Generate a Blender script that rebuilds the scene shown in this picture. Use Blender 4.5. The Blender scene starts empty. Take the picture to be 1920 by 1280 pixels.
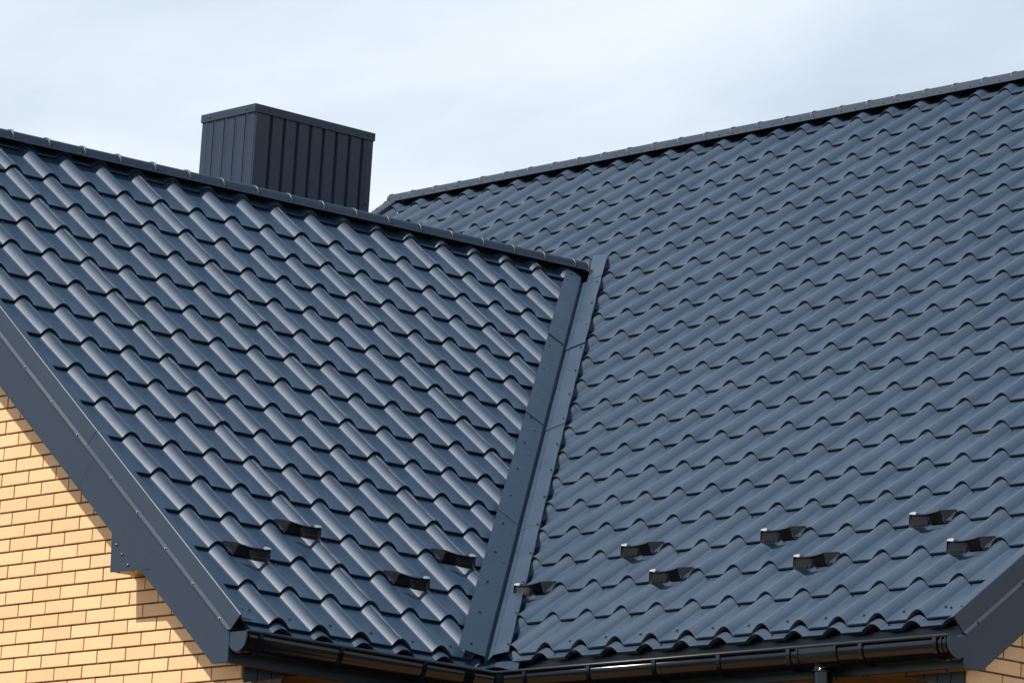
import bpy, bmesh, math, random
from mathutils import Vector, Matrix, noise
random.seed(7)
SC = bpy.context.scene
COL = SC.collection
# ------------------------------------------------------------------ camera
ROWS = [[0.7518986, -0.656502, 0.0604457], [-0.1693111, -0.1036742, 0.9800946], [0.6371674, 0.7471659, 0.1891055]]      # camera right, up, forward
CAMPOS = [-17.01562, -19.9137, -3.40903]
LENS = 175.7508
PR, PL, W, AL, BR, SL = (0.665016, 0.666962, 0.270846, 1.529161, -0.101269, -0.094314)
cd = bpy.data.cameras.new('camera'); cam = bpy.data.objects.new('camera', cd); COL.objects.link(cam)
cd.sensor_width = 36.0; cd.sensor_fit = 'HORIZONTAL'; cd.lens = LENS
cd.clip_start = 0.5; cd.clip_end = 6000
X, Y, F = Vector(ROWS[0]), Vector(ROWS[1]), Vector(ROWS[2])
cam.matrix_world = Matrix(((X.x, Y.x, -F.x, CAMPOS[0]), (X.y, Y.y, -F.y, CAMPOS[1]), (X.z, Y.z, -F.z, CAMPOS[2]), (0, 0, 0, 1)))
SC.camera = cam
# ------------------------------------------------------------------ sun, sky, exposure
SUN = Vector((-0.56, 0.10, 0.81)).normalized()
sd = bpy.data.lights.new('sun', 'SUN'); sd.energy = 4.9; sd.angle = math.radians(0.6); sd.color = (1.0, 0.975, 0.94)
so = bpy.data.objects.new('sun', sd); COL.objects.link(so)
so.rotation_euler = SUN.to_track_quat('Z', 'Y').to_euler()
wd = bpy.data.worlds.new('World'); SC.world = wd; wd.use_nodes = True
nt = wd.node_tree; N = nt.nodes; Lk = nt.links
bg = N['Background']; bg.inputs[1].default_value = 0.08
sky = N.new('ShaderNodeTexSky'); sky.sky_type = 'NISHITA'; sky.sun_disc = False
sky.sun_elevation = math.asin(SUN.z); sky.sun_rotation = math.atan2(SUN.x, SUN.y)
sky.air_density = 1.0; sky.dust_density = 0.8; sky.ozone_density = 1.2
tc = N.new('ShaderNodeTexCoord')
mp = N.new('ShaderNodeMapping'); mp.inputs['Scale'].default_value = (1, 1, 2.6)
Lk.new(tc.outputs['Generated'], mp.inputs[0])
n1 = N.new('ShaderNodeTexNoise'); n1.inputs['Scale'].default_value = 5.5; n1.inputs['Detail'].default_value = 7; n1.inputs['Roughness'].default_value = 0.52; n1.inputs['Distortion'].default_value = 0.4
Lk.new(mp.outputs[0], n1.inputs['Vector'])
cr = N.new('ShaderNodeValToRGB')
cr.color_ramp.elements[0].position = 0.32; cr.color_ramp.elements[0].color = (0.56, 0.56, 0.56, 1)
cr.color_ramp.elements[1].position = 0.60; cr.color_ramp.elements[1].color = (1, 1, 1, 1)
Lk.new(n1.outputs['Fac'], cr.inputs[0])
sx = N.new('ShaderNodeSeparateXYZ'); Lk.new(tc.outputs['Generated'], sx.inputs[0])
mr = N.new('ShaderNodeMapRange'); mr.inputs['From Min'].default_value = 0.58; mr.inputs['From Max'].default_value = 0.70  # cloud ends above the view; fade height shaped to light the slopes by reflection
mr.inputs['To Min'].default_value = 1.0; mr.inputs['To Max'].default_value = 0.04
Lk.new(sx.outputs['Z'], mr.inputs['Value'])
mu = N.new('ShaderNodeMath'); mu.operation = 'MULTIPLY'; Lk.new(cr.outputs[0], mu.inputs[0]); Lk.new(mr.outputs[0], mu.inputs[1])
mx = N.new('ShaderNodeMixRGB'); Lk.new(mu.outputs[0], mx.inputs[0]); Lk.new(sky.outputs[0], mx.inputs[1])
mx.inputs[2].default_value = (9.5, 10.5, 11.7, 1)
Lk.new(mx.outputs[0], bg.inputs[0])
SC.view_settings.view_transform = 'Standard'; SC.view_settings.look = 'None'
SC.view_settings.exposure = 0.2; SC.view_settings.gamma = 1.0; SC.view_settings.use_curve_mapping = False
SC.render.engine = 'CYCLES'

# ------------------------------------------------------------------ materials
def mat(name, col, rough=0.5, spec=0.5, grain=0.0, gscale=900, var=0.0, vscale=3.0, bump=0.0, bscale=60, metal=0.0, col2=None, stretch=None, coat=0.0, objvar=0.0):
    m = bpy.data.materials.new(name); m.use_nodes = True
    t = m.node_tree; n = t.nodes; l = t.links; b = n['Principled BSDF']
    b.inputs['Roughness'].default_value = rough; b.inputs['Specular IOR Level'].default_value = spec; b.inputs['Metallic'].default_value = metal
    b.inputs['Coat Weight'].default_value = coat; b.inputs['Coat Roughness'].default_value = 0.34
    tcn = n.new('ShaderNodeTexCoord'); geo = n.new('ShaderNodeNewGeometry')
    vec = geo.outputs['Position']
    if stretch:
        mpn = n.new('ShaderNodeMapping'); mpn.inputs['Scale'].default_value = stretch; l.new(vec, mpn.inputs[0]); vec2 = mpn.outputs[0]
    else: vec2 = vec
    c2 = col2 or tuple(min(1, c * 1.8) for c in col)
    cur = None
    if var > 0:
        a = n.new('ShaderNodeTexNoise'); a.inputs['Scale'].default_value = vscale; a.inputs['Detail'].default_value = 6; a.inputs['Roughness'].default_value = 0.6
        l.new(vec2, a.inputs['Vector'])
        r = n.new('ShaderNodeMapRange'); r.inputs['From Min'].default_value = 0.35; r.inputs['From Max'].default_value = 0.7; r.inputs['To Max'].default_value = var
        l.new(a.outputs['Fac'], r.inputs['Value'])
        x = n.new('ShaderNodeMixRGB'); x.inputs[1].default_value = (*col, 1); x.inputs[2].default_value = (*c2, 1); l.new(r.outputs[0], x.inputs[0]); cur = x.outputs[0]
        rr = n.new('ShaderNodeMapRange'); rr.inputs['From Min'].default_value = 0.3; rr.inputs['From Max'].default_value = 0.7
        rr.inputs['To Min'].default_value = rough - 0.04; rr.inputs['To Max'].default_value = rough + 0.05; l.new(a.outputs['Fac'], rr.inputs['Value']); l.new(rr.outputs[0], b.inputs['Roughness'])
    if grain > 0:
        g = n.new('ShaderNodeTexNoise'); g.inputs['Scale'].default_value = gscale; g.inputs['Detail'].default_value = 2; l.new(vec, g.inputs['Vector'])
        r = n.new('ShaderNodeMapRange'); r.inputs['From Min'].default_value = 0.3; r.inputs['From Max'].default_value = 0.7
        r.inputs['To Min'].default_value = 1 - grain; r.inputs['To Max'].default_value = 1 + grain; l.new(g.outputs['Fac'], r.inputs['Value'])
        x = n.new('ShaderNodeVectorMath'); x.operation = 'SCALE'
        if cur is not None: l.new(cur, x.inputs[0])
        else: x.inputs[0].default_value = col
        l.new(r.outputs[0], x.inputs['Scale']); cur = x.outputs[0]
    if objvar > 0:
        oi = n.new('ShaderNodeObjectInfo'); r = n.new('ShaderNodeMapRange'); r.inputs['To Min'].default_value = 1 - objvar; r.inputs['To Max'].default_value = 1 + objvar * 0.6
        l.new(oi.outputs['Random'], r.inputs['Value'])
        x = n.new('ShaderNodeVectorMath'); x.operation = 'SCALE'
        if cur is not None: l.new(cur, x.inputs[0])
        else: x.inputs[0].default_value = col
        l.new(r.outputs[0], x.inputs['Scale']); cur = x.outputs[0]
    if cur is not None: l.new(cur, b.inputs['Base Color'])
    else: b.inputs['Base Color'].default_value = (*col, 1)
    if bump > 0:
        a = n.new('ShaderNodeTexNoise'); a.inputs['Scale'].default_value = bscale; a.inputs['Detail'].default_value = 4; l.new(vec2, a.inputs['Vector'])
        bn = n.new('ShaderNodeBump'); bn.inputs['Strength'].default_value = 1.0; bn.inputs['Distance'].default_value = bump; l.new(a.outputs['Fac'], bn.inputs['Height']); l.new(bn.outputs[0], b.inputs['Normal'])
    return m
M_TILE = mat('coated_steel_tile', (0.006, 0.0260, 0.053), rough=0.47, spec=0.90, coat=0.35, grain=0.35, gscale=420, var=0.5, vscale=2.2, bump=0.0012, bscale=7, col2=(0.010, 0.032, 0.064))
M_TRIM = mat('coated_steel_trim', (0.007, 0.019, 0.038), rough=0.47, spec=0.6, grain=0.35, gscale=420, var=0.4, vscale=3, bump=0.0010, bscale=9, col2=(0.010, 0.026, 0.044))
M_VALLEY = mat('coated_steel_flashing', (0.006, 0.025, 0.053), rough=0.47, spec=0.85, grain=0.3, gscale=420, var=0.4, vscale=3, bump=0.0008, bscale=9, col2=(0.008, 0.032, 0.057), coat=0.2)
M_CLAD = mat('coated_steel_cladding', (0.012, 0.024, 0.044), rough=0.46, spec=0.45, grain=0.25, gscale=420, var=0.3, vscale=3, bump=0.0006, bscale=9)
M_GUT = mat('glossy_gutter_paint', (0.003, 0.005, 0.009), rough=0.15, spec=0.45, var=0.3, vscale=6)
M_RIM = mat('satin_gutter_rim', (0.006, 0.012, 0.022), rough=0.34, spec=0.5)
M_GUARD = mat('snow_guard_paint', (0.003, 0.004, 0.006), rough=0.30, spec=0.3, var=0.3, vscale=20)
M_WING = mat('sunlit_guard_wing_paint', (0.05, 0.055, 0.065), rough=0.34, spec=0.5, var=0.3, vscale=20)  # guard paint lightened: sunlight on the wings put into the colour
M_GRIM = mat('sunlit_rim_paint', (0.30, 0.31, 0.32), rough=0.35, spec=0.5)  # pale colour stands in for sun glinting on the guard's top flange
M_SCREW = mat('painted_screw', (0.012, 0.015, 0.020), rough=0.35, spec=0.5)
M_DECK = mat('roof_underlay', (0.012, 0.013, 0.015), rough=0.9, spec=0.1)
M_BRICK = mat('yellow_clinker_brick', (0.76, 0.485, 0.245), rough=0.50, spec=0.35, grain=0.05, gscale=300, var=0.5, vscale=9, bump=0.0015, bscale=40, col2=(0.79, 0.54, 0.30), stretch=(1, 1, 3), objvar=0.09)
M_MORTAR = mat('brown_mortar', (0.095, 0.058, 0.046), rough=0.9, spec=0.1, grain=0.4, gscale=160, var=0.6, vscale=14, bump=0.004, bscale=90, col2=(0.30, 0.24, 0.22))
M_WOOD = mat('golden_wood_soffit', (0.20, 0.105, 0.038), rough=0.45, spec=0.4, var=0.7, vscale=5, col2=(0.12, 0.062, 0.022), stretch=(1, 14, 14), objvar=0.12)
M_GRASS = mat('dark_grass_ground', (0.045, 0.055, 0.025), rough=0.95, spec=0.1, var=0.7, vscale=0.5, grain=0.3, gscale=15, bump=0.03, bscale=5, col2=(0.09, 0.085, 0.04))
M_GROUND = mat('sandy_yard', (0.40, 0.21, 0.07), rough=0.95, spec=0.1, var=0.7, vscale=0.6, grain=0.2, gscale=20, bump=0.03, bscale=3, col2=(0.24, 0.16, 0.09))

# ------------------------------------------------------------------ builders
class MB:
    def __init__(s): s.v = []; s.f = []; s.m = []; s.sm = []
    def add(s, vs, fs, mi=0, smooth=False):
        o = len(s.v); s.v += [tuple(p) for p in vs]
        for f in fs: s.f.append(tuple(i + o for i in f)); s.m.append(mi); s.sm.append(smooth)
    def box(s, a, b, mi=0):
        (x0, y0, z0), (x1, y1, z1) = a, b
        s.add([(x0,y0,z0),(x1,y0,z0),(x1,y1,z0),(x0,y1,z0),(x0,y0,z1),(x1,y0,z1),(x1,y1,z1),(x0,y1,z1)],
              [(0,3,2,1),(4,5,6,7),(0,1,5,4),(1,2,6,5),(2,3,7,6),(3,0,4,7)], mi)
    def prism(s, poly, ext, mi=0, smooth=False):      # poly: 3D points, ext: vector
        n = len(poly); e = Vector(ext); P = [Vector(p) for p in poly]
        s.add(P + [p + e for p in P], [tuple(range(n))[::-1], tuple(range(n, 2*n))] + [(i, (i+1) % n, n + (i+1) % n, n + i) for i in range(n)], mi, smooth)
    def dome(s, p, nrm, r, h, seg=6, mi=0, washer=0.0):
        nrm = Vector(nrm).normalized(); a = nrm.orthogonal().normalized(); b = nrm.cross(a); p = Vector(p)
        rings = [(r * 1.0, 0), (r, h * 0.7), (r * 0.55, h)]
        if washer: rings = [(r * washer, 0), (r * washer, h * 0.2), (r, h * 0.22), (r, h * 0.75), (r * 0.6, h)]
        vs = []
        for rr, hh in rings: vs += [p + nrm * hh + (a * math.cos(2*math.pi*k/seg) + b * math.sin(2*math.pi*k/seg)) * rr for k in range(seg)]
        fs = []
        for q in range(len(rings) - 1): fs += [(q*seg+k, q*seg+(k+1) % seg, (q+1)*seg+(k+1) % seg, (q+1)*seg+k) for k in range(seg)]
        fs.append(tuple((len(rings)-1)*seg + k for k in range(seg)))
        s.add(vs, fs, mi)
    def mesh(s, name, mats):
        me = bpy.data.meshes.new(name); me.from_pydata(s.v, [], s.f)
        for m in (mats if isinstance(mats, (list, tuple)) else [mats]): me.materials.append(m)
        me.polygons.foreach_set('material_index', s.m); me.polygons.foreach_set('use_smooth', s.sm); me.update()
        return me
    def build(s, name, mats, parent=None, fix=True):
        me = s.mesh(name, mats)
        if fix:
            bm = bmesh.new(); bm.from_mesh(me); bmesh.ops.recalc_face_normals(bm, faces=bm.faces[:]); bm.to_mesh(me); bm.free()
        return link(name, me, parent)
def link(name, me, parent=None):
    o = bpy.data.objects.new(name, me); COL.objects.link(o)
    if parent is not None: o.parent = parent
    return o

# ------------------------------------------------------------------ geometry frames
# left slope: u = +x, s = up slope (towards +y); right slope: u = -y, s = up slope (towards +x)
class Frame:
    def __init__(s, U, S): s.U = Vector(U); s.S = Vector(S); s.N = s.U.cross(s.S)
    def p(s, u, v, n): return s.U * u + s.S * v + s.N * n
    def mat(s, u, v, n=0):
        o = s.p(u, v, n); return Matrix(((s.U.x, s.S.x, s.N.x, o.x), (s.U.y, s.S.y, s.N.y, o.y), (s.U.z, s.S.z, s.N.z, o.z), (0, 0, 0, 1)))
cl, sl, cr_, sr = math.cos(PL), math.sin(PL), math.cos(PR), math.sin(PR)
FL = Frame((1, 0, 0), (0, cl, sl)); FR = Frame((0, -1, 0), (cr_, 0, sr))
MOD = 0.35; H = 0.036; DROP = 0.0185; RW = 0.245
U0L = -AL; U0R = -BR; S0L = SL; S0R = 0.0
X_RAKE = -1.77; U_RAKE_R = 3.375
def bump_profile(x):
    x = abs(x)
    return math.cos(math.pi * x / (2 * RW)) ** 0.95 if x < RW else 0.0

# ------------------------------------------------------------------ house
house = bpy.data.objects.new('house', None); COL.objects.link(house); house.location = (0, 0, 0)
house['label'] = 'yellow brick house with dark blue grey metal tile roof, two wings meeting at a valley'
house['category'] = 'house'

# roof decks -------------------------------------------------------
RY = lambda x: 4.10 + 0.0185 * (x + 0.67)          # left ridge axis, plan y
RXR = 5.915                                        # right ridge axis, plan x
def deck(pts_top, thick, name='roof_slope'):
    b = MB(); P = [Vector(p) for p in pts_top]; b.prism(P, (0, 0, -thick)); return b.build(name, M_DECK, house)
dn = -0.075
roofL = deck([FL.p(-1.74, -0.03, dn), FL.p(-0.03, -0.03, dn), FL.p(4.0, 5.14, dn), FL.p(-1.74, 5.14, dn)], 0.05)
roofR = deck([FR.p(3.35, -0.0, dn), FR.p(3.35, 7.46, dn), FR.p(-8.2, 7.46, dn), FR.p(-8.2, 5.3, dn), FR.p(-4.1, 5.3, dn), FR.p(0.05, -0.0, dn)], 0.05)
# far slopes, out of sight behind the ridges
b = MB(); b.prism([(-1.74, 4.1, 3.13), (5.0, 4.2, 3.16), (9.2, 8.2, 0.1), (-1.74, 8.2, 0.1)], (0, 0, -0.05)); roofLb = b.build('roof_slope', M_TILE, house)
b = MB(); b.prism([(5.915, -3.35, 4.55), (5.915, 8.2, 4.55), (11.6, 8.2, 0.1), (11.6, -3.35, 0.1)], (0, 0, -0.05)); roofRb = b.build('roof_slope', M_TILE, house)

# tile meshes ------------------------------------------------------
XS = [-0.5, -0.36, -0.245, -0.23, -0.2, -0.16, -0.12, -0.08, -0.04, 0.0, 0.04, 0.08, 0.12, 0.16, 0.2, 0.23, 0.245, 0.36, 0.5]
def tile_mb(seam=False, vcut=(0.0, 1.0), face=True, crush=None, jit=0.0, hs=1.0):
    b = MB(); tanp = math.tan(PR)
    xs = list(XS)
    groove = {}
    if seam:
        xs = sorted(xs + [-0.050, -0.046, -0.024, -0.020]); groove = {-0.046: 1, -0.024: 1}
    vs_ = [vcut[0]] + [v for v in (0.10, 0.3, 0.55, 0.8) if vcut[0] < v < vcut[1]] + [vcut[1]]
    ph = random.random() * 9
    def pt(x, v, dn_=0.0, ds=0.0):
        h = bump_profile(x)
        if crush and crush(x): h = 0.0
        h *= hs; h *= 1.0 - 0.06 * math.sin(math.pi * v)          # pressed rolls sag slightly between lips
        n = -H + H * h - DROP * v + dn_
        if x in groove: n -= 0.011 * (0.55 + 0.45 * math.sin(v * 11 + ph))
        return (x * W, v * MOD + (-H + H * h) * tanp * 1.0 + ds, n)
    g = []
    for v in vs_: g.append([pt(x, v) for x in xs])
    nx = len(xs)
    # main surface with a rounded lip
    top = [p for row in g for p in row]
    fs = [(r*nx+i, r*nx+i+1, (r+1)*nx+i+1, (r+1)*nx+i) for r in range(len(vs_)-1) for i in range(nx-1)]
    lip = [(p[0], p[1] - 0.0012, p[2] - 0.0010) for p in g[0]]
    lip2 = [(p[0], p[1] - 0.0012, p[2] - 0.0028) for p in g[0]]
    o = len(top); top += lip + lip2
    b.add(top[:o], fs, 0, True)
    b.add(list(g[0]) + lip + lip2, [(nx*r+nx+i, nx*r+nx+i+1, nx*r+i+1, nx*r+i) for r in (0, 1) for i in range(nx-1)], 0, True)
    # undercut step face
    if face:
        low = [(p[0], p[1] + 0.0085, p[2] - DROP - 0.004) for p in g[0]]
        b.add([(p[0], p[1], p[2]) for p in lip2] + low, [(nx+i, nx+i+1, i+1, i) for i in range(nx-1)], 0, True)
    return b
def clip(me, planes):
    bm = bmesh.new(); bm.from_mesh(me)
    for co, no in planes:
        bmesh.ops.bisect_plane(bm, geom=bm.verts[:] + bm.edges[:] + bm.faces[:], plane_co=co, plane_no=no, clear_outer=True)
    if not bm.faces: bm.free(); return False
    bm.to_mesh(me); bm.free(); return True
T_PLAIN = [tile_mb().mesh('roof_tile', M_TILE) for _ in range(1)]
T_FLAT = tile_mb(crush=lambda x: True).mesh('roof_tile', M_TILE)
T_SEAM = [tile_mb(seam=True).mesh('roof_tile', M_TILE) for _ in range(4)]
def near(p):     # distance to the camera and whether the point is inside the photograph
    d = Vector(p) - cam.matrix_world.translation; z = d.dot(F)
    return z, abs(d.dot(X) / z) < 0.1024 + 0.013, abs(d.dot(Y) / z) < 0.0682 + 0.013
tiles = []       # (score, build-callback)
def lay(fr, parent, u0, s0, i0, i1, k0, k1, planes, left):
    """planes: clipping half planes in (u, s): a*u + b*s <= c"""
    for k in range(k0, k1):
        for i in range(i0, i1):
            uc = u0 + i * W; s = s0 + k * MOD
            cor = [(uc + a * W, s + bq) for a in (-0.5, 0.5) for bq in (-0.035, MOD)]
            st = 'in'; need = []
            for (a, bq, c) in planes(k):
                q = [a * u + bq * v - c for u, v in cor]
                if min(q) > -1e-4: st = 'out'; break
                if max(q) > 1e-4: need.append((a, bq, c))
            if st == 'out': continue
            z, hx, hy = near(fr.p(uc, s + 0.15, 0))
            tiles.append([z if (hx and hy) else z + 1000, fr, parent, uc, s, i, k, need, left])
# left slope
def planesL(k):
    return [(-1, 0, 1.765), (1, -cl, -0.085), (0, 1, 5.24)]
lay(FL, roofL, U0L, S0L, -2, 22, 0, 16, planesL, True)
def planesR(k):
    L_ = [(1, 0, U_RAKE_R), (0, 1, 7.44), (-1, 0, 8.30)]
    if k < 15: L_.append((-1, -cr_, -0.030))
    return L_
lay(FR, roofR, U0R, S0R, -32, 14, 0, 22, planesR, False)
tiles.sort(key=lambda t: t[0])
INDIV = 300
stuff = {True: [], False: []}
def flat_edge(left):       # near the rakes the pressed sheet is flat
    return None
for n_, (z, fr, parent, uc, s, i, k, need, left) in enumerate(tiles):
    seam = left and (i % 4 == 3)
    me = random.choice(T_SEAM) if seam else T_PLAIN[0]
    if (left and i < 0) or (not left and i >= 12): me = T_FLAT
    if need:
        me = me.copy(); me.name = 'roof_tile'
        pl = [(Vector(((c - a * uc - bq * s) * a / (a*a+bq*bq), (c - a * uc - bq * s) * bq / (a*a+bq*bq), 0)), Vector((a, bq, 0)).normalized()) for a, bq, c in need]
        if not clip(me, pl): continue
    jit = Matrix.Rotation(random.uniform(-1, 1) * 0.0016, 4, 'X') @ Matrix.Rotation(random.uniform(-1, 1) * 0.0016, 4, 'Y')
    mw = fr.mat(uc, s) @ jit
    if n_ < INDIV:
        o = link('roof_tile', me, parent); o.matrix_world = mw
    else: stuff[left].append((me, mw))
for left, L_ in stuff.items():
    if not L_: continue
    bm = bmesh.new()
    for me, mw in L_:
        n0 = len(bm.verts); bm.from_mesh(me); bm.verts.ensure_lookup_table()
        for v in bm.verts[n0:]: v.co = mw @ v.co
    me = bpy.data.meshes.new('roof_tiles'); bm.to_mesh(me); bm.free(); me.materials.append(M_TILE)
    o = link('roof_tiles', me, roofL if left else roofR); o['kind'] = 'stuff'
# sheet ends below the last step
endm = tile_mb(vcut=(0.0, 0.16), face=True, hs=0.72)
for fr, parent, u0, s0, rng, planes in ((FL, roofL, U0L, S0L, range(-1, 6), planesL), (FR, roofR, U0R, S0R, range(-1, 13), planesR)):
    bm = bmesh.new()
    base = endm.mesh('sheet_end', M_TILE)
    for i in rng:
        me = base.copy(); uc = u0 + i * W; s = s0 - 0.056
        pl = [(Vector(((c - a * uc - bq * s) * a, (c - a * uc - bq * s) * bq, 0)) if abs(a) + abs(bq) == 1 else Vector(((c - a*uc - bq*s) * a / (a*a+bq*bq), (c - a*uc - bq*s) * bq / (a*a+bq*bq), 0)), Vector((a, bq, 0)).normalized()) for a, bq, c in planes(0)]
        if not clip(me, pl): continue
        n0 = len(bm.verts); bm.from_mesh(me); bm.verts.ensure_lookup_table(); mw = fr.mat(uc, s, -DROP * 0.84)
        for v in bm.verts[n0:]: v.co = mw @ v.co
    me = bpy.data.meshes.new('sheet_end'); bm.to_mesh(me); bm.free(); me.materials.append(M_TILE)
    link('sheet_end', me, parent)

for fr, parent, ua, ub, sa, sb, sg in ((FL, roofL, X_RAKE, -1.700, -0.105, 5.20, -1), (FR, roofR, U_RAKE_R, 3.275, -0.035, 7.43, 1)):
    b = MB(); A = [fr.p(ua, sa, -H + 0.004), fr.p(ub, sa, -H + 0.003), fr.p(ub, sa, -H - 0.004), fr.p(ua, sa, -H - 0.004)]
    b.prism(A, fr.S * (sb - sa)); b.build('rake_sheet', M_TILE, parent)
OV = MB()
for i in range(-11, 12):
    if i % 7 == 3: continue
    uc = U0R + i * W; s_ = 9 * MOD; x0_, x1_ = random.choice([(-0.05, 0.16), (0.0, 0.2), (-0.12, 0.06), (-0.02, 0.12)])
    if -uc > s_ * cr_ - 0.15 + 0.3: continue
    P_ = []
    for q in range(7):
        x = x0_ + (x1_ - x0_) * q / 6; hgt = -H + H * bump_profile(x) * 0.97
        P_.append((uc + x * W, s_ + hgt * math.tan(PR) - 0.028 - 0.012 * q / 6, hgt - DROP * 0.9))
    A = [FR.p(u, v, n + 0.0045 * math.sin(math.pi * q / 6) + 0.0002) for q, (u, v, n) in enumerate(P_)]; C = [FR.p(u, v + 0.012, n - 0.001) for u, v, n in P_]
    Bt = [FR.p(u, v + 0.0005, n - 0.002) for u, v, n in P_]
    OV.add(A + C, [(q, q+1, 7+q+1, 7+q) for q in range(6)], 0, True); OV.add(Bt + A, [(q, q+1, 7+q+1, 7+q) for q in range(6)], 0)
OV.build('overlap_edge', M_TILE, roofR)
SCR = MB()       # all fixing screws, too small to pick apart
def screw(p, n, r=0.0058): SCR.dome(p, n, r, 0.007, 6, 0, 1.45)
for (z, fr, parent, uc, s, i, k, need, left) in tiles:
    if need or z > 1000: continue
    if left and (i + 2 * k) % 4 == 1: screw(fr.p(uc + 0.40 * W, s - 0.045, -H - DROP + 0.001), fr.N)
    if not left and (i + 2 * k) % 3 == 1: screw(fr.p(uc + 0.34 * W, s - 0.045, -H - DROP + 0.001), fr.N, 0.005)
    if k == 0: screw(fr.p(uc + (0.47 if left else 0.42) * W, s + 0.065 + random.uniform(-.012, .012), -H - 0.004), fr.N)
for u in (-1.70, -1.655): screw(FL.p(u, 0.0 - 0.01, -H), FL.N)
for u in (3.25, 3.32): screw(FR.p(u, 0.05, -H), FR.N)

b = MB(); b.box((-0.40, 0.036, -0.286), (0.30, 0.45, -0.070)); b.box((0.0465, -3.28, -0.286), (0.28, 0.0355, -0.105)); b.box((-1.60, 0.0465, -0.299), (-0.4005, 0.28, -0.105)); b.build('valley_board', M_DECK, house)
# valley flashing --------------------------------------------------
VD = Vector((1, -1, 0)).normalized(); VS = Vector((1, 1, math.tan(PR)))
def vpt(t, sx_, z): return VS * sx_ + VD * t + Vector((0, 0, z))
TE = 0.554
VPROF = [(-0.168, 0.168*TE + 0.012 - 0.022), (-0.166, 0.166*TE + 0.016 - 0.004), (-0.053, 0.053*TE - 0.004), (-0.048, 0.048*TE - 0.040), (-0.018, 0.018*TE - 0.014), (-0.012, 0.006*TE + 0.000), (0.073, 0.073*TE + 0.001), (0.0745, 0.0745*TE - 0.022)]
b = None
vf = bpy.data.objects.new('valley_flashing', None); COL.objects.link(vf); vf.parent = house
cuts = [(-0.215, 1.145), (1.105, 2.215), (2.175, 3.17), (3.13, 4.02)]
for q, (a0, a1) in enumerate(cuts):
    b = MB(); lift = 0.004 * q + 0.0; ns = 10
    rows = []
    for r in range(ns + 1):
        sx_ = a0 + (a1 - a0) * r / ns; row = []
        for j, (t, z) in enumerate(VPROF):
            wv = 0.0022 * math.sin(sx_ * 17 + j) + 0.0016 * math.sin(sx_ * 5.1 + 2)
            tt = t; sq = sx_
            if r == 0 and q == 0: sq = -0.10 + 0.707 * t if t < -0.02 else -0.085 - 0.3 * t
            if j in (6, 7): tt += 0.0015 * math.sin(sx_ * 23.0) + 0.012 * (sx_ / 4.0) - 0.004; z = z + TE * (0.012 * (sx_ / 4.0) - 0.004)
            if j in (0, 1): tt += -0.016 + 0.036 * (sx_ / 4.0); z = z + TE * (0.016 - 0.036 * (sx_ / 4.0))
            row.append(vpt(tt, sq, z + wv * (1 if j in (0, 1, 6, 7) else .3) + lift * (1.0 - 0.9 * r / ns)))
        rows.append(row)
    np_ = len(VPROF)
    vs = [p for row in rows for p in row] + [p - Vector((0, 0, 0.003)) for p in rows[0]]
    fs = [(r*np_+i, r*np_+i+1, (r+1)*np_+i+1, (r+1)*np_+i) for r in range(ns) for i in range(np_-1)]
    o_ = (ns+1)*np_; fs += [(o_+i, o_+i+1, i+1, i) for i in range(np_-1)]
    b.add(vs, fs, 0, False); b.build('flashing_sheet', M_VALLEY, vf)
b = MB(); ZP = [(-0.170, 0.170*TE - 0.070), (-0.110, 0.110*TE - 0.066), (-0.060, 0.060*TE - 0.056), (0.0, -0.046), (0.040, 0.040*TE - 0.052), (0.080, 0.080*TE - 0.064), (0.130, 0.130*TE - 0.082)]
lo = [vpt(t, -0.128 + 0.707 * t if t < 0 else -0.105 - 0.707 * t, z) for t, z in ZP]; hi_ = [vpt(t, 0.40, z - 0.02) for t, z in ZP]; th = [p - Vector((0, 0, 0.004)) for p in lo]
b.add(lo + hi_ + th, [(i, i+1, 8+i, 7+i) for i in range(6)] + [(14+i, 15+i, i+1, i) for i in range(6)]); b.build('flashing_sheet', M_VALLEY, vf)
# extra strip of the last sheet running up the main slope beside the ridge end
b = MB(); b.add([vpt(-0.012, 4.02, 0.006), vpt(0.083, 4.02, 0.052), vpt(0.088, 4.30, 0.056), vpt(-0.012, 4.36, 0.012), vpt(-0.012, 4.02, -0.002), vpt(0.083, 4.02, 0.044), vpt(0.088, 4.30, 0.048), vpt(-0.012, 4.36, 0.004)],
                [(0, 1, 2, 3), (4, 7, 6, 5), (0, 4, 5, 1), (1, 5, 6, 2), (2, 6, 7, 3), (3, 7, 4, 0)]); b.build('flashing_sheet', M_VALLEY, vf)
for q in range(15):
    sx_ = -0.12 + q * 0.285
    if sx_ < 4.0: screw(vpt(-0.128, sx_, 0.128*TE + 0.008), FL.N); 
    screw(vpt(0.060, sx_ + 0.07, 0.060*TE + 0.010), FR.N)

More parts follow.
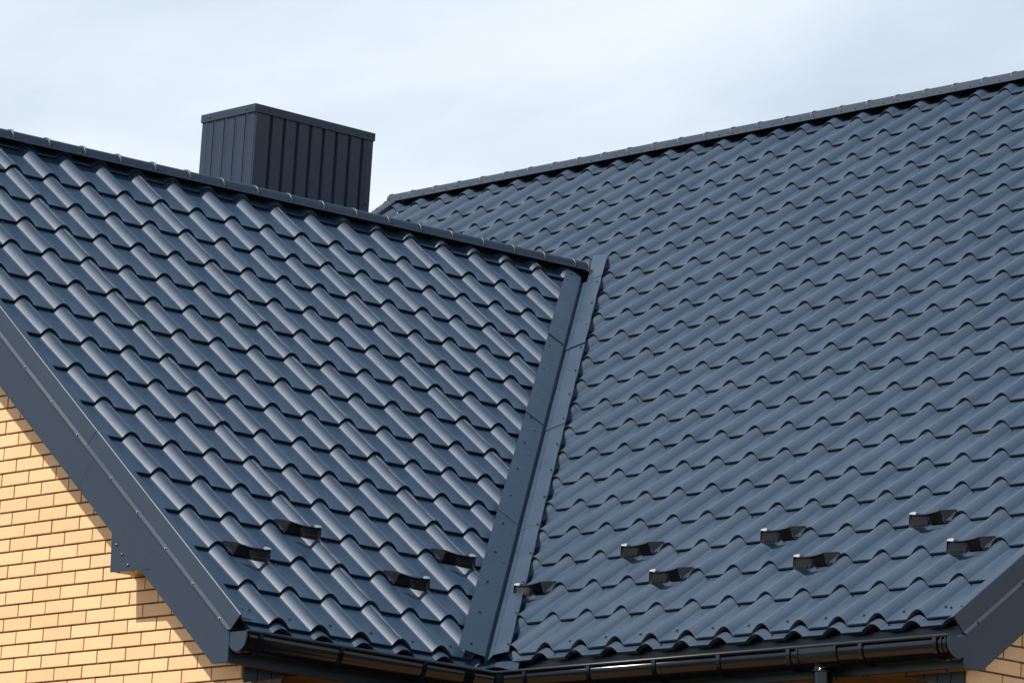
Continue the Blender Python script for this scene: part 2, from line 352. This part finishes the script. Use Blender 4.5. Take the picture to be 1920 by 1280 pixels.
# ridge caps -------------------------------------------------------
def ridge(axis, edgevec, up, x0, x1, first, step, half=0.060, hgt=0.055, name='ridge_cap', fd=0.0, bead=1.0):
    """axis(t): base point of the cap centre at parameter t; edgevec: horizontal unit vector to the seen side"""
    root = bpy.data.objects.new(name, None); COL.objects.link(root); root.parent = house
    E = Vector(edgevec)
    def prof(t, grow=0.0, fl=True):
        c = axis(t); P = []
        if fl: P += [c + E * 0.092 + up * (-0.020 - fd), c + E * 0.090 + up * (-0.012 - fd)]
        else: P += []
        for a in range(0, 13):
            th = math.pi * a / 12
            P.append(c + E * math.cos(th) * (half + grow) + up * (math.sin(th) ** 0.85 * (hgt + grow)))
        if fl: P += [c - E * 0.090 + up * (-0.012), c - E * 0.092 + up * (-0.020)]
        return P
    k = first
    marks = [x0] + [first + step * q for q in range(60) if x0 + 0.02 < first + step * q < x1 - 0.02] + [x1]
    for a, c in zip(marks, marks[1:]):
        b = MB(); rows = [prof(a), prof(c - 0.0)]
        # slight taper towards the collar
        n = len(rows[0]); vs = rows[0] + rows[1]
        b.add(vs, [(i, i+1, n+i+1, n+i) for i in range(n-1)], 0, True)
        # collar bead at the end c
        if c != x1 or True:
            R = [prof(c - 0.016, 0.0, False), prof(c - 0.014, 0.0080 * bead, False), prof(c - 0.006, 0.0095 * bead, False), prof(c, 0.003, False), prof(c + 0.001, -0.002, False)]
            m = len(R[0]); vs = [p for r in R for p in r]
            b.add(vs, [(r*m+i, r*m+i+1, (r+1)*m+i+1, (r+1)*m+i) for r in range(4) for i in range(m-1)], 0, True)
        if a == x0 or c == x1:
            P = prof(a if a == x0 else c, 0.0, False); b.add(P, [tuple(range(len(P)))], 0)
        b.build('ridge_tile', M_TRIM, root)
        for q in (0.25, 0.75):
            t = a + (c - a) * q
            if random.random() < 0.7: screw(axis(t) + E * 0.083 + up * (-0.010), (E * 0.5 + up).normalized(), 0.0045)
    return root
UP = Vector((0, 0, 1))
b = MB(); b.prism([(-1.74, 4.075, 3.08), (4.15, 4.16, 3.14), (4.15, 4.16, 3.262), (-1.74, 4.075, 3.172)], (0, 0.05, 0)); b.build('ridge_light_blocker', M_DECK, house)  # added dark blocker: stops light showing through under the ridge cap
b = MB(); b.box((5.905, -3.35, 4.45), (5.955, 8.3, 4.600)); b.build('ridge_light_blocker', M_DECK, house)  # same added light blocker under the main ridge
ridge(lambda x: Vector((x, RY(x), 3.195 + 0.0150 * (x + 0.67))), (0, -1, 0), UP, -1.90, 4.12, -0.549 - 0.2675 * 4, 0.2675, bead=0.8)
ridge(lambda y: Vector((RXR, y, 4.612)), (-1, 0, 0), UP, -3.50, 8.44, 2.087 - 0.2655 * 20, 0.2655, fd=0.005, bead=0.5)

# barge boards -----------------------------------------------------
def barge(fr, uo, sgn, s0, s1, zbot, s_bot, cuts_low, cuts_up):
    """uo: roof sheet edge in u, sgn: outward direction in u"""
    def P(du, s, n): return fr.p(uo + sgn * du, s, n)
    hor = Vector((fr.S.x, fr.S.y, 0)).normalized()      # inward horizontal
    def at(du, h, z): return fr.U * (uo + sgn * du) + hor * h + Vector((0, 0, z))
    # sloping upper strip
    edges = [s0] + cuts_up + [s1]
    for q, (a, c) in enumerate(zip(edges, edges[1:])):
        b = MB(); e = 0.0012 * q
        prof = [(-0.012, -0.0335), (-0.004, -0.0165), (0.0005 + e, -0.0165), (0.004 + e, -0.020), (0.0145 + e, -0.108), (0.031, -0.119), (0.031, -0.123), (0.012, -0.124)]
        A = [P(d, a, n) for d, n in prof]; C = [P(d, c - 0.0025, n) for d, n in prof]; m = len(prof)
        b.add(A + C, [(i, (i+1) % m, m + (i+1) % m, m+i) for i in range(m)] + [tuple(range(m)), tuple(range(m, 2*m))])
        b.build('barge_trim', M_TRIM, house)
        t = a + 0.10
        while t < c:
            screw(P(0.028, t, -0.1165), (fr.U * sgn * 0.7 + fr.N * 0.6), 0.0052); t += 0.36 + random.uniform(-.06, .06)
    # flat lower board, cut plumb at the eave
    pS, tp = fr.S, math.tan(PR)
    def low(s): q = fr.S * s + fr.N * -0.325; return (q.dot(hor), q.z)
    def upp(s): q = fr.S * s + fr.N * -0.118; return (q.dot(hor), q.z)
    edges = [None] + cuts_low + [s1]
    for a, c in zip(edges, edges[1:]):
        if a is None:
            h0, z0 = upp(s0); lx = (zbot - low(0)[1]) / math.sin(PR); hl = low(lx)[0]
            poly = [(h0, z0), (h0, zbot), (hl, zbot), low(c - 0.0012), upp(c - 0.0012)]
        else: poly = [upp(a), low(a + 0.0), low(c - 0.0015), upp(c - 0.0015)]
        b = MB(); b.prism([at(0.017, h, z) for h, z in poly], fr.U * (-sgn) * 0.022)
        if a is None:   # folded hem at the bottom
            b.prism([at(0.0185, h0 + 0.002, zbot + 0.004), at(0.0185, hl, zbot + 0.004), at(0.0185, hl + 0.004, zbot + 0.012), at(0.0185, h0 + 0.002, zbot + 0.010)], fr.U * (-sgn) * 0.02)
        b.build('barge_board', M_TRIM, house)
barge(FL, X_RAKE, -1, -0.10, 5.17, -0.318, 0, [1.52, 3.45], [1.62, 3.55])
barge(FR, U_RAKE_R, 1, -0.075, 7.44, -0.300, 0, [1.75, 3.6], [1.85, 3.7])
# far rake on the main roof: flat trim strip lying on the sheet edge
b = MB()
pr_ = [(-8.30, -0.03), (-8.305, 0.012), (-8.33, 0.022), (-8.42, 0.020), (-8.425, -0.12), (-8.40, -0.12)]
A = [FR.p(u, 5.0, n) for u, n in pr_]; C = [FR.p(u, 7.42, n) for u, n in pr_]; m = len(pr_)
b.add(A + C, [(i, (i+1) % m, m+(i+1) % m, m+i) for i in range(m)] + [tuple(range(m)), tuple(range(m, 2*m))]); b.build('barge_trim', M_TRIM, house)
screw(FR.p(-8.40, 7.30, 0.02), FR.N)

# corbel on the left gable
b = MB(); b.prism([(-1.789, 1.060, 0.430), (-1.789, 1.049, 0.213), (-1.789, 0.76, 0.206), (-1.789, 0.70, 0.21), (-1.789, 1.0, 0.46)], (0.0035, 0, 0)); 
corb = b.build('corbel', M_TRIM, house)
b = MB(); b.prism([(-1.785, 1.047, 0.42), (-1.785, 1.047, 0.216), (-1.785, 0.66, 0.216), (-1.785, 1.0, 0.45)], (0.165, 0, 0)); b.build('corbel_box', M_WOOD, corb)
for (y, z) in ((1.010, 0.355), (0.955, 0.300), (0.895, 0.240)): screw((-1.7892, y, z + 0.0), (-1, 0, 0), 0.006)
for y in (0.985, 0.86): screw((-1.78, y, 0.2115), (0, 0, -1), 0.006)

# fascia boards behind the gutters --------------------------------
b = MB(); b.box((-1.765, 0.012, -0.316), (0.020, 0.034, -0.10)); b.build('fascia_board', M_TRIM, house)
b = MB(); b.box((0.020, -2.42, -0.298), (0.042, 0.034, -0.095)); b.build('fascia_board', M_TRIM, house)
b = MB(); b.box((0.0175, -3.370, -0.298), (0.0395, -2.417, -0.095)); b.build('fascia_board', M_TRIM, house)
for x in (-1.70, -1.45, -1.2, -0.95, -0.7): screw((x, 0.03, -0.318), (0, 0, -1), 0.006)
for y in (-3.36, -3.25, -2.98, -2.72, -2.68, -2.5, -2.1): screw((0.05, y, -0.300), (0, 0, -1), 0.006)
screw((-1.74, 0.0115, -0.215), (0, -1, 0), 0.005); screw((-1.74, 0.0115, -0.262), (0, -1, 0), 0.005)

# walls and bricks -------------------------------------------------
def wall(name, poly, ext):
    b = MB(); b.prism(poly, ext); return b.build(name, M_MORTAR, house)
XW, YW = -1.62, 0.080
wallL = wall('wall', [(XW + 0.009, YW + 0.009, -5.1), (XW + 0.009, YW + 0.009, -0.28), (XW + 0.009, 4.15, 2.93), (XW + 0.009, 8.1, -0.2), (XW + 0.009, 8.1, -5.1)], (0.25, 0, 0))
XW2, YW2 = 0.130, -3.300
wallR = wall('wall', [(XW2 + 0.009, YW2 + 0.009, -5.1), (XW2 + 0.009, YW2 + 0.009, -0.29), (5.9, YW2 + 0.009, 4.25), (11.4, YW2 + 0.009, 0.0), (11.4, YW2 + 0.009, -5.1)], (0, 0.25, 0))
def brick_mesh(L_, Hh, D):
    b = MB(); e = 0.0016; x0, x1, z0, z1 = 0.0, L_, 0.0, Hh
    # front face at y=0 looking to -y, chamfered arrises
    fr_ = [(x0+e, 0, z0+e), (x1-e, 0, z0+e), (x1-e, 0, z1-e), (x0+e, 0, z1-e)]; bk = [(x0, e, z0), (x1, e, z0), (x1, e, z1), (x0, e, z1)]; bb = [(x, D, z) for x, _, z in bk]
    b.add(fr_ + bk + bb, [(0, 1, 2, 3), (4, 5, 1, 0), (5, 6, 2, 1), (6, 7, 3, 2), (7, 4, 0, 3), (8, 9, 5, 4), (9, 10, 6, 5), (10, 11, 7, 6), (11, 8, 4, 7)])
    return b.mesh('brick', M_BRICK)
BCACHE = {}
def brick_get(L_, h): 
    k = (round(L_, 3), round(h, 4))
    if k not in BCACHE: BCACHE[k] = brick_mesh(k[0], k[1], 0.06)
    return BCACHE[k]
rest = {0: [], 1: []}
def lay_bricks(parent, kind, z_ref, pitch, j_ref, length, u_lo, u_hi, rows, limit, joint=0.0095, bed=0.0100):
    out = []
    for r in rows:
        zt = z_ref - pitch * r - bed / 2; zb = z_ref - pitch * (r + 1) + bed / 2
        off = j_ref + (0 if r % 2 == 0 else length / 2)
        k = math.floor((u_lo - off) / length)
        while off + k * length < u_hi:
            a = max(off + k * length + joint / 2, u_lo); c = min(off + (k + 1) * length - joint / 2, u_hi); k += 1
            if c - a < 0.02: continue
            if not limit((a + c) / 2, a, c, zb): continue
            out.append((a, c, zb, zt))
    return out
# left gable: u measured as y ; the wall faces -x
LB = lay_bricks(wallL, 0, 0.2105, 0.0731, 1.7190, 0.2505, YW, 4.1, range(-34, 26), lambda m_, a, c, zb: zb < (a + 0.02) * 0.787 - 0.26)
RB = lay_bricks(wallR, 1, -0.1330, 0.0743, 0.3855 - 0.2505 * 0, 0.2505, XW2, 4.5, range(-40, 22), lambda m_, a, c, zb: zb < (a + 0.02) * 0.784 - 0.26)
def place(parent, kind, a, c, zb, zt):
    me = brick_get(c - a, zt - zb); jx = random.uniform(-0.0012, 0.0012)
    if kind == 0: mw = Matrix(((0, 1, 0, XW + jx), (-1, 0, 0, c), (0, 0, 1, zb), (0, 0, 0, 1)))
    else: mw = Matrix(((1, 0, 0, a), (0, 1, 0, YW2 + jx), (0, 0, 1, zb), (0, 0, 0, 1)))
    mw = mw @ Matrix.Rotation(random.uniform(-1, 1) * 0.002, 4, 'Y') 
    return me, mw
allb = []
for kind, par, LST in ((0, wallL, LB), (1, wallR, RB)):
    for (a, c, zb, zt) in LST:
        p = (XW, (a+c)/2, zb) if kind == 0 else ((a+c)/2, YW2, zb)
        z, hx, hy = near(p); allb.append((z if hx and hy else z + 1000, kind, par, a, c, zb, zt))
allb.sort(key=lambda t: t[0])
joined = {0: bmesh.new(), 1: bmesh.new()}
for n_, (z, kind, par, a, c, zb, zt) in enumerate(allb):
    me, mw = place(par, kind, a, c, zb, zt)
    if n_ < 290 and z < 1000:
        o = link('brick', me, par); o.matrix_world = mw
    else:
        bm = joined[kind]; n0 = len(bm.verts); bm.from_mesh(me); bm.verts.ensure_lookup_table()
        for v in bm.verts[n0:]: v.co = mw @ v.co
for kind, par in ((0, wallL), (1, wallR)):
    me = bpy.data.meshes.new('bricks'); joined[kind].to_mesh(me); joined[kind].free(); me.materials.append(M_BRICK)
    o = link('bricks', me, par); o['kind'] = 'stuff'
# remaining plain wall bodies under the eaves (out of the frame), with cladding at the top
b = MB(); b.box((XW + 0.26, 1.42, -5.1), (1.60, 1.6, -0.302)); b.box((1.42, -3.04, -5.1), (1.6, 1.418, -0.302)); wallI = b.build('wall', M_CLAD, house)
def apron(poly, ext):
    b = MB(); b.prism(poly, ext); b.build('cladding_panel', M_CLAD, wallI)
for q in range(4):      # sloping clad strip under the left eave
    x0 = -1.612 + 0.09 * q; x1 = x0 + 0.084
    zb = lambda x: -0.395 + (x + 1.615) * 0.227
    apron([(x0, YW, -0.3125), (x1, YW, -0.3125), (x1, YW, zb(x1)), (x0, YW, zb(x0))], (0, 0.012, 0))
for q in range(5):
    y0 = -3.288 + 0.09 * q; y1 = y0 + 0.084
    zb = lambda y: -0.382 + (y + 3.308) * 0.20
    apron([(XW2, y0, -0.2965), (XW2, y1, -0.2965), (XW2, y1, zb(y1)), (XW2, y0, zb(y0))], (0.012, 0, 0))
# soffit planks ----------------------------------------------------
sof = bpy.data.objects.new('soffit', None); COL.objects.link(sof); sof.parent = house
def plank(a, c_):
    b = MB(); b.box(a, c_); b.build('plank', M_WOOD, sof)
plank((-1.765, 0.036, -0.312), (-1.355, 0.078, -0.300))
w_ = 0.092
for q in range(15):
    y0 = 0.040 + q * w_
    plank((-1.35 if q else -1.353, y0, -0.3115), (1.41, y0 + w_ - 0.006, -0.3005))
for q in range(33):
    y1 = 0.034 - q * w_
    plank((0.046, y1 - w_ + 0.006, -0.2975), (1.41, y1, -0.2865))
plank((0.046, -3.385, -0.2975), (0.126, -3.01, -0.2865))

# chimney ----------------------------------------------------------
cx0, cx1, cy0, cy1, cz0, cz1 = 1.874, 2.850, 4.900, 5.450, 1.9, 4.030
b = MB(); b.box((cx0 + 0.012, cy0 + 0.012, cz0), (cx1 - 0.012, cy1 - 0.012, cz1 - 0.03)); chim = b.build('chimney', M_CLAD, house)
g = 0.012
def panel(o_, d, w, nrm, z0, z1):
    """a cladding pan: front face with slanted edges; o_ start point, d run direction, nrm outward"""
    o_, d, nrm = Vector(o_), Vector(d), Vector(nrm); prof = [(0.0, 0.0), (0.007, g + 0.007), (0.010, g + 0.007), (0.012, g), (w - 0.002, g), (w, 0.0)] if nrm.y < -0.5 else [(0.0, 0.0), (0.001, g + 0.007), (0.004, g + 0.007), (0.014, g), (w - 0.002, g), (w, 0.0)]
    b = MB(); A = [o_ + d * t + nrm * h + Vector((0, 0, z0)) for t, h in prof]; C = [p + Vector((0, 0, z1 - z0)) for p in A]
    b.add(A + C, [(i, i+1, i+7, i+6) for i in range(5)] + [(6, 7, 8, 9, 10, 11), (5, 4, 3, 2, 1, 0)]); b.build('cladding_panel', M_CLAD, chim, fix=True)
ribs = [cx0] + [2.003 + 0.108 * k for k in range(8)] + [cx1]
for k, (a, c) in enumerate(zip(ribs, ribs[1:])):
    panel((a + (0.007 if k else 0.0), cy0 + 0.012, 0), (1, 0, 0), c - a - (0.014 if 0 < k < 8 else 0.007), (0, -1, 0), cz0, cz1 - 0.034)
ribs = [cy1 - 0.008 - 0.04, 5.327, 5.214, 5.103, 4.992, cy0]
for k, (a, c) in enumerate(zip(ribs, ribs[1:])):
    panel((cx0 + 0.012, a - (0.007 if k else 0), 0), (0, -1, 0), a - c - (0.014 if 0 < k < 4 else 0.007), (-1, 0, 0), cz0, cz1 - 0.034)
b = MB()                                              # corner trims
b.box((cx0 - 0.002, cy1 - 0.046, cz0), (cx0 + 0.02, cy1 + 0.002, cz1 - 0.034)); b.box((cx1 - 0.05, cy0 - 0.002, cz0), (cx1 + 0.002, cy0 + 0.02, cz1 - 0.034)); b.build('corner_trim', M_CLAD, chim)
b = MB(); e = 0.010
for a, c in (((cx0 - e, cy0 - e, cz1 - 0.052), (cx1 + e, cy0 - 0.002 + 0.004, cz1)), ((cx0 - e, cy0 + 0.0022, cz1 - 0.052), (cx0 + 0.002, cy1 + e, cz1)), ((cx1 - 0.002, cy0 + 0.0022, cz1 - 0.052), (cx1 + e, cy1 + e, cz1)), ((cx0 + 0.0022, cy1, cz1 - 0.052), (cx1 - 0.0022, cy1 + e, cz1))): b.box(a, c)
b.box((cx0 + 0.0025, cy0 + 0.0025, cz1 - 0.025), (cx1 - 0.0025, cy1 - 0.001, cz1 - 0.004)); b.build('chimney_cap', M_CLAD, chim)
for x in (1.985, 2.80): screw((x, cy0 - e - 0.0005, cz1 - 0.026), (0, -1, 0), 0.0055)
for y in (4.985, 5.37): screw((cx0 - e - 0.0005, y, cz1 - 0.026), (-1, 0, 0), 0.0055)
for y in (5.31, 4.992): screw((cx0 + 0.008, y, cz1 - 0.075), (-1, 0, 0), 0.006)
for x in (2.003, 2.327, 2.651): screw((x, cy0 + 0.008, cz1 - 0.068), (0, -1, 0), 0.006)
screw((2.828, cy0 - 0.003, 3.55), (0, -1, 0), 0.006)
for y in (4.98, 5.06, 5.2, 5.27, 5.38): screw((cx0 + 0.03, y, cz1), (0, 0, 1), 0.006)

# gutter -----------------------------------------------------------
GR = 0.070; GZ = -0.168
YG, XG = -0.069, -0.055                               # centre lines of the two runs
def gprof(r, lipr=0.0):
    P = [(-r, 0.0), (-r, -0.028)]
    P += [(-r * math.cos(math.pi * k / 14), -0.028 - r * math.sin(math.pi * k / 14)) for k in range(1, 14)]
    P += [(r, -0.028), (r, 0.0)]
    return P       # (outward negative -> front, z)
def sweep(profile, stations, name, m, parent, closed=False, smooth=True, caps=False):
    """stations: list of (origin, frontdir) where frontdir points outward horizontally"""
    b = MB(); n = len(profile); vs = []
    for o_, fd in stations: vs += [Vector(o_) + Vector(fd) * (-a) + Vector((0, 0, z)) for a, z in profile]
    fs = []
    for r in range(len(stations) - 1):
        for i in range(n if closed else n - 1):
            j = (i + 1) % n; fs.append((r*n+i, r*n+j, (r+1)*n+j, (r+1)*n+i))
    b.add(vs, fs, 0, smooth)
    if caps: b.add(vs[:n], [tuple(range(n))]); b.add(vs[-n:], [tuple(range(n))])
    return b.build(name, m, parent)
outer = gprof(GR); inner = gprof(GR - 0.003)[::-1]; shell = outer + inner
xe, ye = -1.780, -3.418
stn = [((xe, YG, GZ), (0, -1, 0)), ((XG, YG, GZ), (-1, -1, 0)), ((XG, ye, GZ), (-1, 0, 0))]
gut = sweep(shell, stn, 'gutter', M_GUT, house, closed=True, smooth=True)
for p in gut.data.polygons: p.use_smooth = True
bead = [(-GR - 0.002 + 0.0085 * math.cos(2*math.pi*k/10), 0.004 + 0.0085 * math.sin(2*math.pi*k/10)) for k in range(10)]
sweep(bead, stn, 'rolled_rim', M_RIM, gut, closed=True, caps=True)
def solid_ring(r0, r1, st, name, rim=True):
    P = gprof(r1); Q = gprof(r0)[::-1]; return sweep(P + Q, st, name, M_GUT, gut, closed=True, smooth=False, caps=True)
for x in (-1.690, -1.167, -0.610):
    o = solid_ring(GR - 0.001, GR + 0.009, [((x - 0.013, YG, GZ), (0, -1, 0)), ((x + 0.013, YG, GZ), (0, -1, 0))], 'gutter_bracket')
for y in (-0.375, -0.869, -1.365, -1.839, -2.337, -2.836, -3.335):
    o = solid_ring(GR - 0.001, GR + 0.009, [((XG, y - 0.013, GZ), (-1, 0, 0)), ((XG, y + 0.013, GZ), (-1, 0, 0))], 'gutter_bracket')
for y0, y1 in ((-0.20, -0.14), (-2.665, -2.40)):
    solid_ring(GR - 0.001, GR + 0.0045, [((XG, y0, GZ), (-1, 0, 0)), ((XG, y1, GZ), (-1, 0, 0))], 'gutter_coupler')
    for yy in (y0, y1): solid_ring(GR - 0.001, GR + 0.0085, [((XG, yy - 0.006, GZ), (-1, 0, 0)), ((XG, yy + 0.006, GZ), (-1, 0, 0))], 'coupler_rib') 
solid_ring(GR - 0.001, GR + 0.0045, [((-0.335, YG, GZ), (0, -1, 0)), ((-0.27, YG, GZ), (0, -1, 0))], 'gutter_coupler')
# end caps: solid D-shaped discs with a rim
def end_cap(o_, fd, along):
    P = gprof(GR + 0.003); b = MB(); base = [Vector(o_) + Vector(fd) * (-a) + Vector((0, 0, z + 0.004)) for a, z in P]
    b.prism(base, Vector(along) * 0.006); b.build('end_cap', M_TRIM, gut)
end_cap((xe - 0.004, YG, GZ), (0, -1, 0), (1, 0, 0)); end_cap((XG, ye - 0.004, GZ), (-1, 0, 0), (0, 1, 0))
for yy in (-3.405, -3.375): solid_ring(GR - 0.001, GR + 0.005, [((XG, yy - 0.004, GZ), (-1, 0, 0)), ((XG, yy + 0.004, GZ), (-1, 0, 0))], 'end_cap_rib')
solid_ring(GR - 0.001, GR + 0.005, [((xe + 0.012, YG, GZ), (0, -1, 0)), ((xe + 0.020, YG, GZ), (0, -1, 0))], 'end_cap_rib')

# downpipe
def tube(b, pts, rs, seg=24):
    vs = []; n = len(pts)
    for k, (p, r) in enumerate(zip(pts, rs)):
        p = Vector(p); q = Vector(pts[min(k+1, n-1)]) - Vector(pts[max(k-1, 0)]); q.normalize()
        a = Vector((0, 1, 0)); a = (a - q * a.dot(q)).normalized(); c = q.cross(a)
        vs += [p + (a * math.cos(2*math.pi*i/seg) + c * math.sin(2*math.pi*i/seg)) * r for i in range(seg)]
    b.add(vs, [(k*seg+i, k*seg+(i+1) % seg, (k+1)*seg+(i+1) % seg, (k+1)*seg+i) for k in range(n-1) for i in range(seg)], 0, True)
YD = -2.515
b = MB(); tube(b, [(XG, YD, -0.225), (XG, YD, -0.262), (XG, YD, -0.275), (XG, YD, -0.276), (XG, YD, -0.286), (XG, YD, -0.287)], [0.062, 0.050, 0.050, 0.056, 0.056, 0.050]); dp = b.build('downpipe', M_GUT, house)
b = MB(); tube(b, [(XG, YD, -0.28), (XG, YD, -0.50), (XG + 0.02, YD, -0.55), (XG + 0.12, YD, -0.68), (XG + 0.135, YD, -0.74), (XG + 0.135, YD, -5.0)], [0.047] * 6); b.build('pipe', M_GUT, dp)

# snow guards ------------------------------------------------------
def snow_guard(fr, u, s, left):
    """local frame: a = along u away from the seen wing, b = up slope, n = normal. seen wing towards the camera side"""
    sg = -1.0 if left else 1.0        # side of the wing that the camera sees (in u)
    B = MB()
    def P(a, bq, n): return fr.p(u + sg * a * W, s + bq, n)
    root = None
    # front plate, slightly bowed, from a=-0.52 (far crest) to a=+0.18
    n_ = 12; A0, A1 = -0.40, 0.35; hi = 0.043
    vs = []; fs = []
    for k in range(n_ + 1):
        t = k / n_; a = A0 + (A1 - A0) * t; bw = -0.066 - 0.010 * math.sin(math.pi * t)
        lowz = -0.046 if 0.16 < t < 0.60 else -0.022
        if t <= 0.05: lowz = -0.014
        tz = hi - 0.001 - 0.005 * math.sin(math.pi * t)
        if t < 0.60: lo_, lz = bw - 0.046 + 0.010 * t, (-0.006 if t < 0.06 else -0.017)
        else: lo_, lz = bw - 0.008, -0.020
        vs += [P(a, lo_, lz), P(a, bw - 0.001, tz - 0.014), P(a, bw - 0.008, tz - 0.009), P(a, bw - 0.008, tz), P(a, bw + 0.003, tz), P(a, lo_ + 0.005, lz)]
    for k in range(n_): fs += [(k*6+i, k*6+(i+1) % 6, (k+1)*6+(i+1) % 6, (k+1)*6+i) for i in range(6)]
    fs += [tuple(range(6)), tuple(n_*6 + i for i in range(6))]
    B.add(vs, fs, 0)
    B.prism([P(-0.32, -0.112, -0.008), P(-0.02, -0.114, -0.008), P(-0.02, -0.110, -0.003), P(-0.32, -0.108, -0.003)], fr.S * 0.008)
    g_ = B.build('snow_guard', M_GUARD, house)
    wd_ = (fr.U * -sg + fr.S * 0.2) * 0.0035
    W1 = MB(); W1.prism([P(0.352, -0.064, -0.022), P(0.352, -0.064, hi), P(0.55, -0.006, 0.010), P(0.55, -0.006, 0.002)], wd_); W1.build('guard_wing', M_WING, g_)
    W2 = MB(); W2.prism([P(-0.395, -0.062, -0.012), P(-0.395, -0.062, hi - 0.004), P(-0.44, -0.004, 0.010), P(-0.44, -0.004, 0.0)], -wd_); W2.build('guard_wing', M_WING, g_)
    R_ = MB(); T5 = [(-0.402, -0.074, hi - 0.0005), (-0.24, -0.080, hi - 0.004), (-0.24, -0.066, hi + 0.000), (-0.30, -0.058, hi + 0.003), (-0.41, -0.064, hi + 0.003)]
    R_.add([P(*q) for q in T5] + [P(x_, y_, z_ - 0.003) for x_, y_, z_ in T5],
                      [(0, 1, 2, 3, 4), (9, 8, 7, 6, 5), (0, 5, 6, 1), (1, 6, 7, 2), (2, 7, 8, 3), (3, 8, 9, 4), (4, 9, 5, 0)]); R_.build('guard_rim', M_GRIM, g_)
    L2 = MB(); q1, q2 = P(0.36, -0.070, -0.030), P(0.54, -0.012, -0.002); dv = fr.N * 0.005
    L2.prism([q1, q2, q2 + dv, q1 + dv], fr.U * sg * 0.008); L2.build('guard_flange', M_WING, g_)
    screw(P(-0.38, -0.078, -0.014), (-fr.S + fr.N * 0.5), 0.006); screw(P(0.56, -0.012, 0.003), (fr.N - fr.S * 0.5), 0.004); screw(P(0.40, -0.066, -0.018), (fr.N - fr.S * 0.5), 0.004)
for i, k in ((2, 3), (0, 2), (6, 3), (4, 2)): snow_guard(FL, U0L + (i + 0.62) * W, S0L + k * MOD, True)
for j, k in ((0, 3), (4, 3), (8, 3), (2, 2), (6, 2), (10, 2), (-2, 2)): snow_guard(FR, U0R + (j + 0.38) * W, S0R + k * MOD, False)

o = SCR.build('screws', M_SCREW, house); o['kind'] = 'stuff'

# ground -----------------------------------------------------------
b = MB(); n_ = 24; R_ = 2500.0
vs = [(0, 0, -5.1)] + [(R_ * math.cos(2*math.pi*k/n_), R_ * math.sin(2*math.pi*k/n_), -5.1) for k in range(n_)]
b.add(vs, [(0, 1 + k, 1 + (k+1) % n_) for k in range(n_)])
gr = b.build('ground', M_GRASS); gr['kind'] = 'structure'; gr['label'] = 'grassy ground around the house'
b = MB(); b.add([(-9, -9, -5.096), (20, -9, -5.096), (20, 16, -5.096), (-9, 16, -5.096)], [(0, 1, 2, 3)])
yd = b.build('yard', M_GROUND); yd['kind'] = 'structure'; yd['label'] = 'sandy yard around the foot of the house'
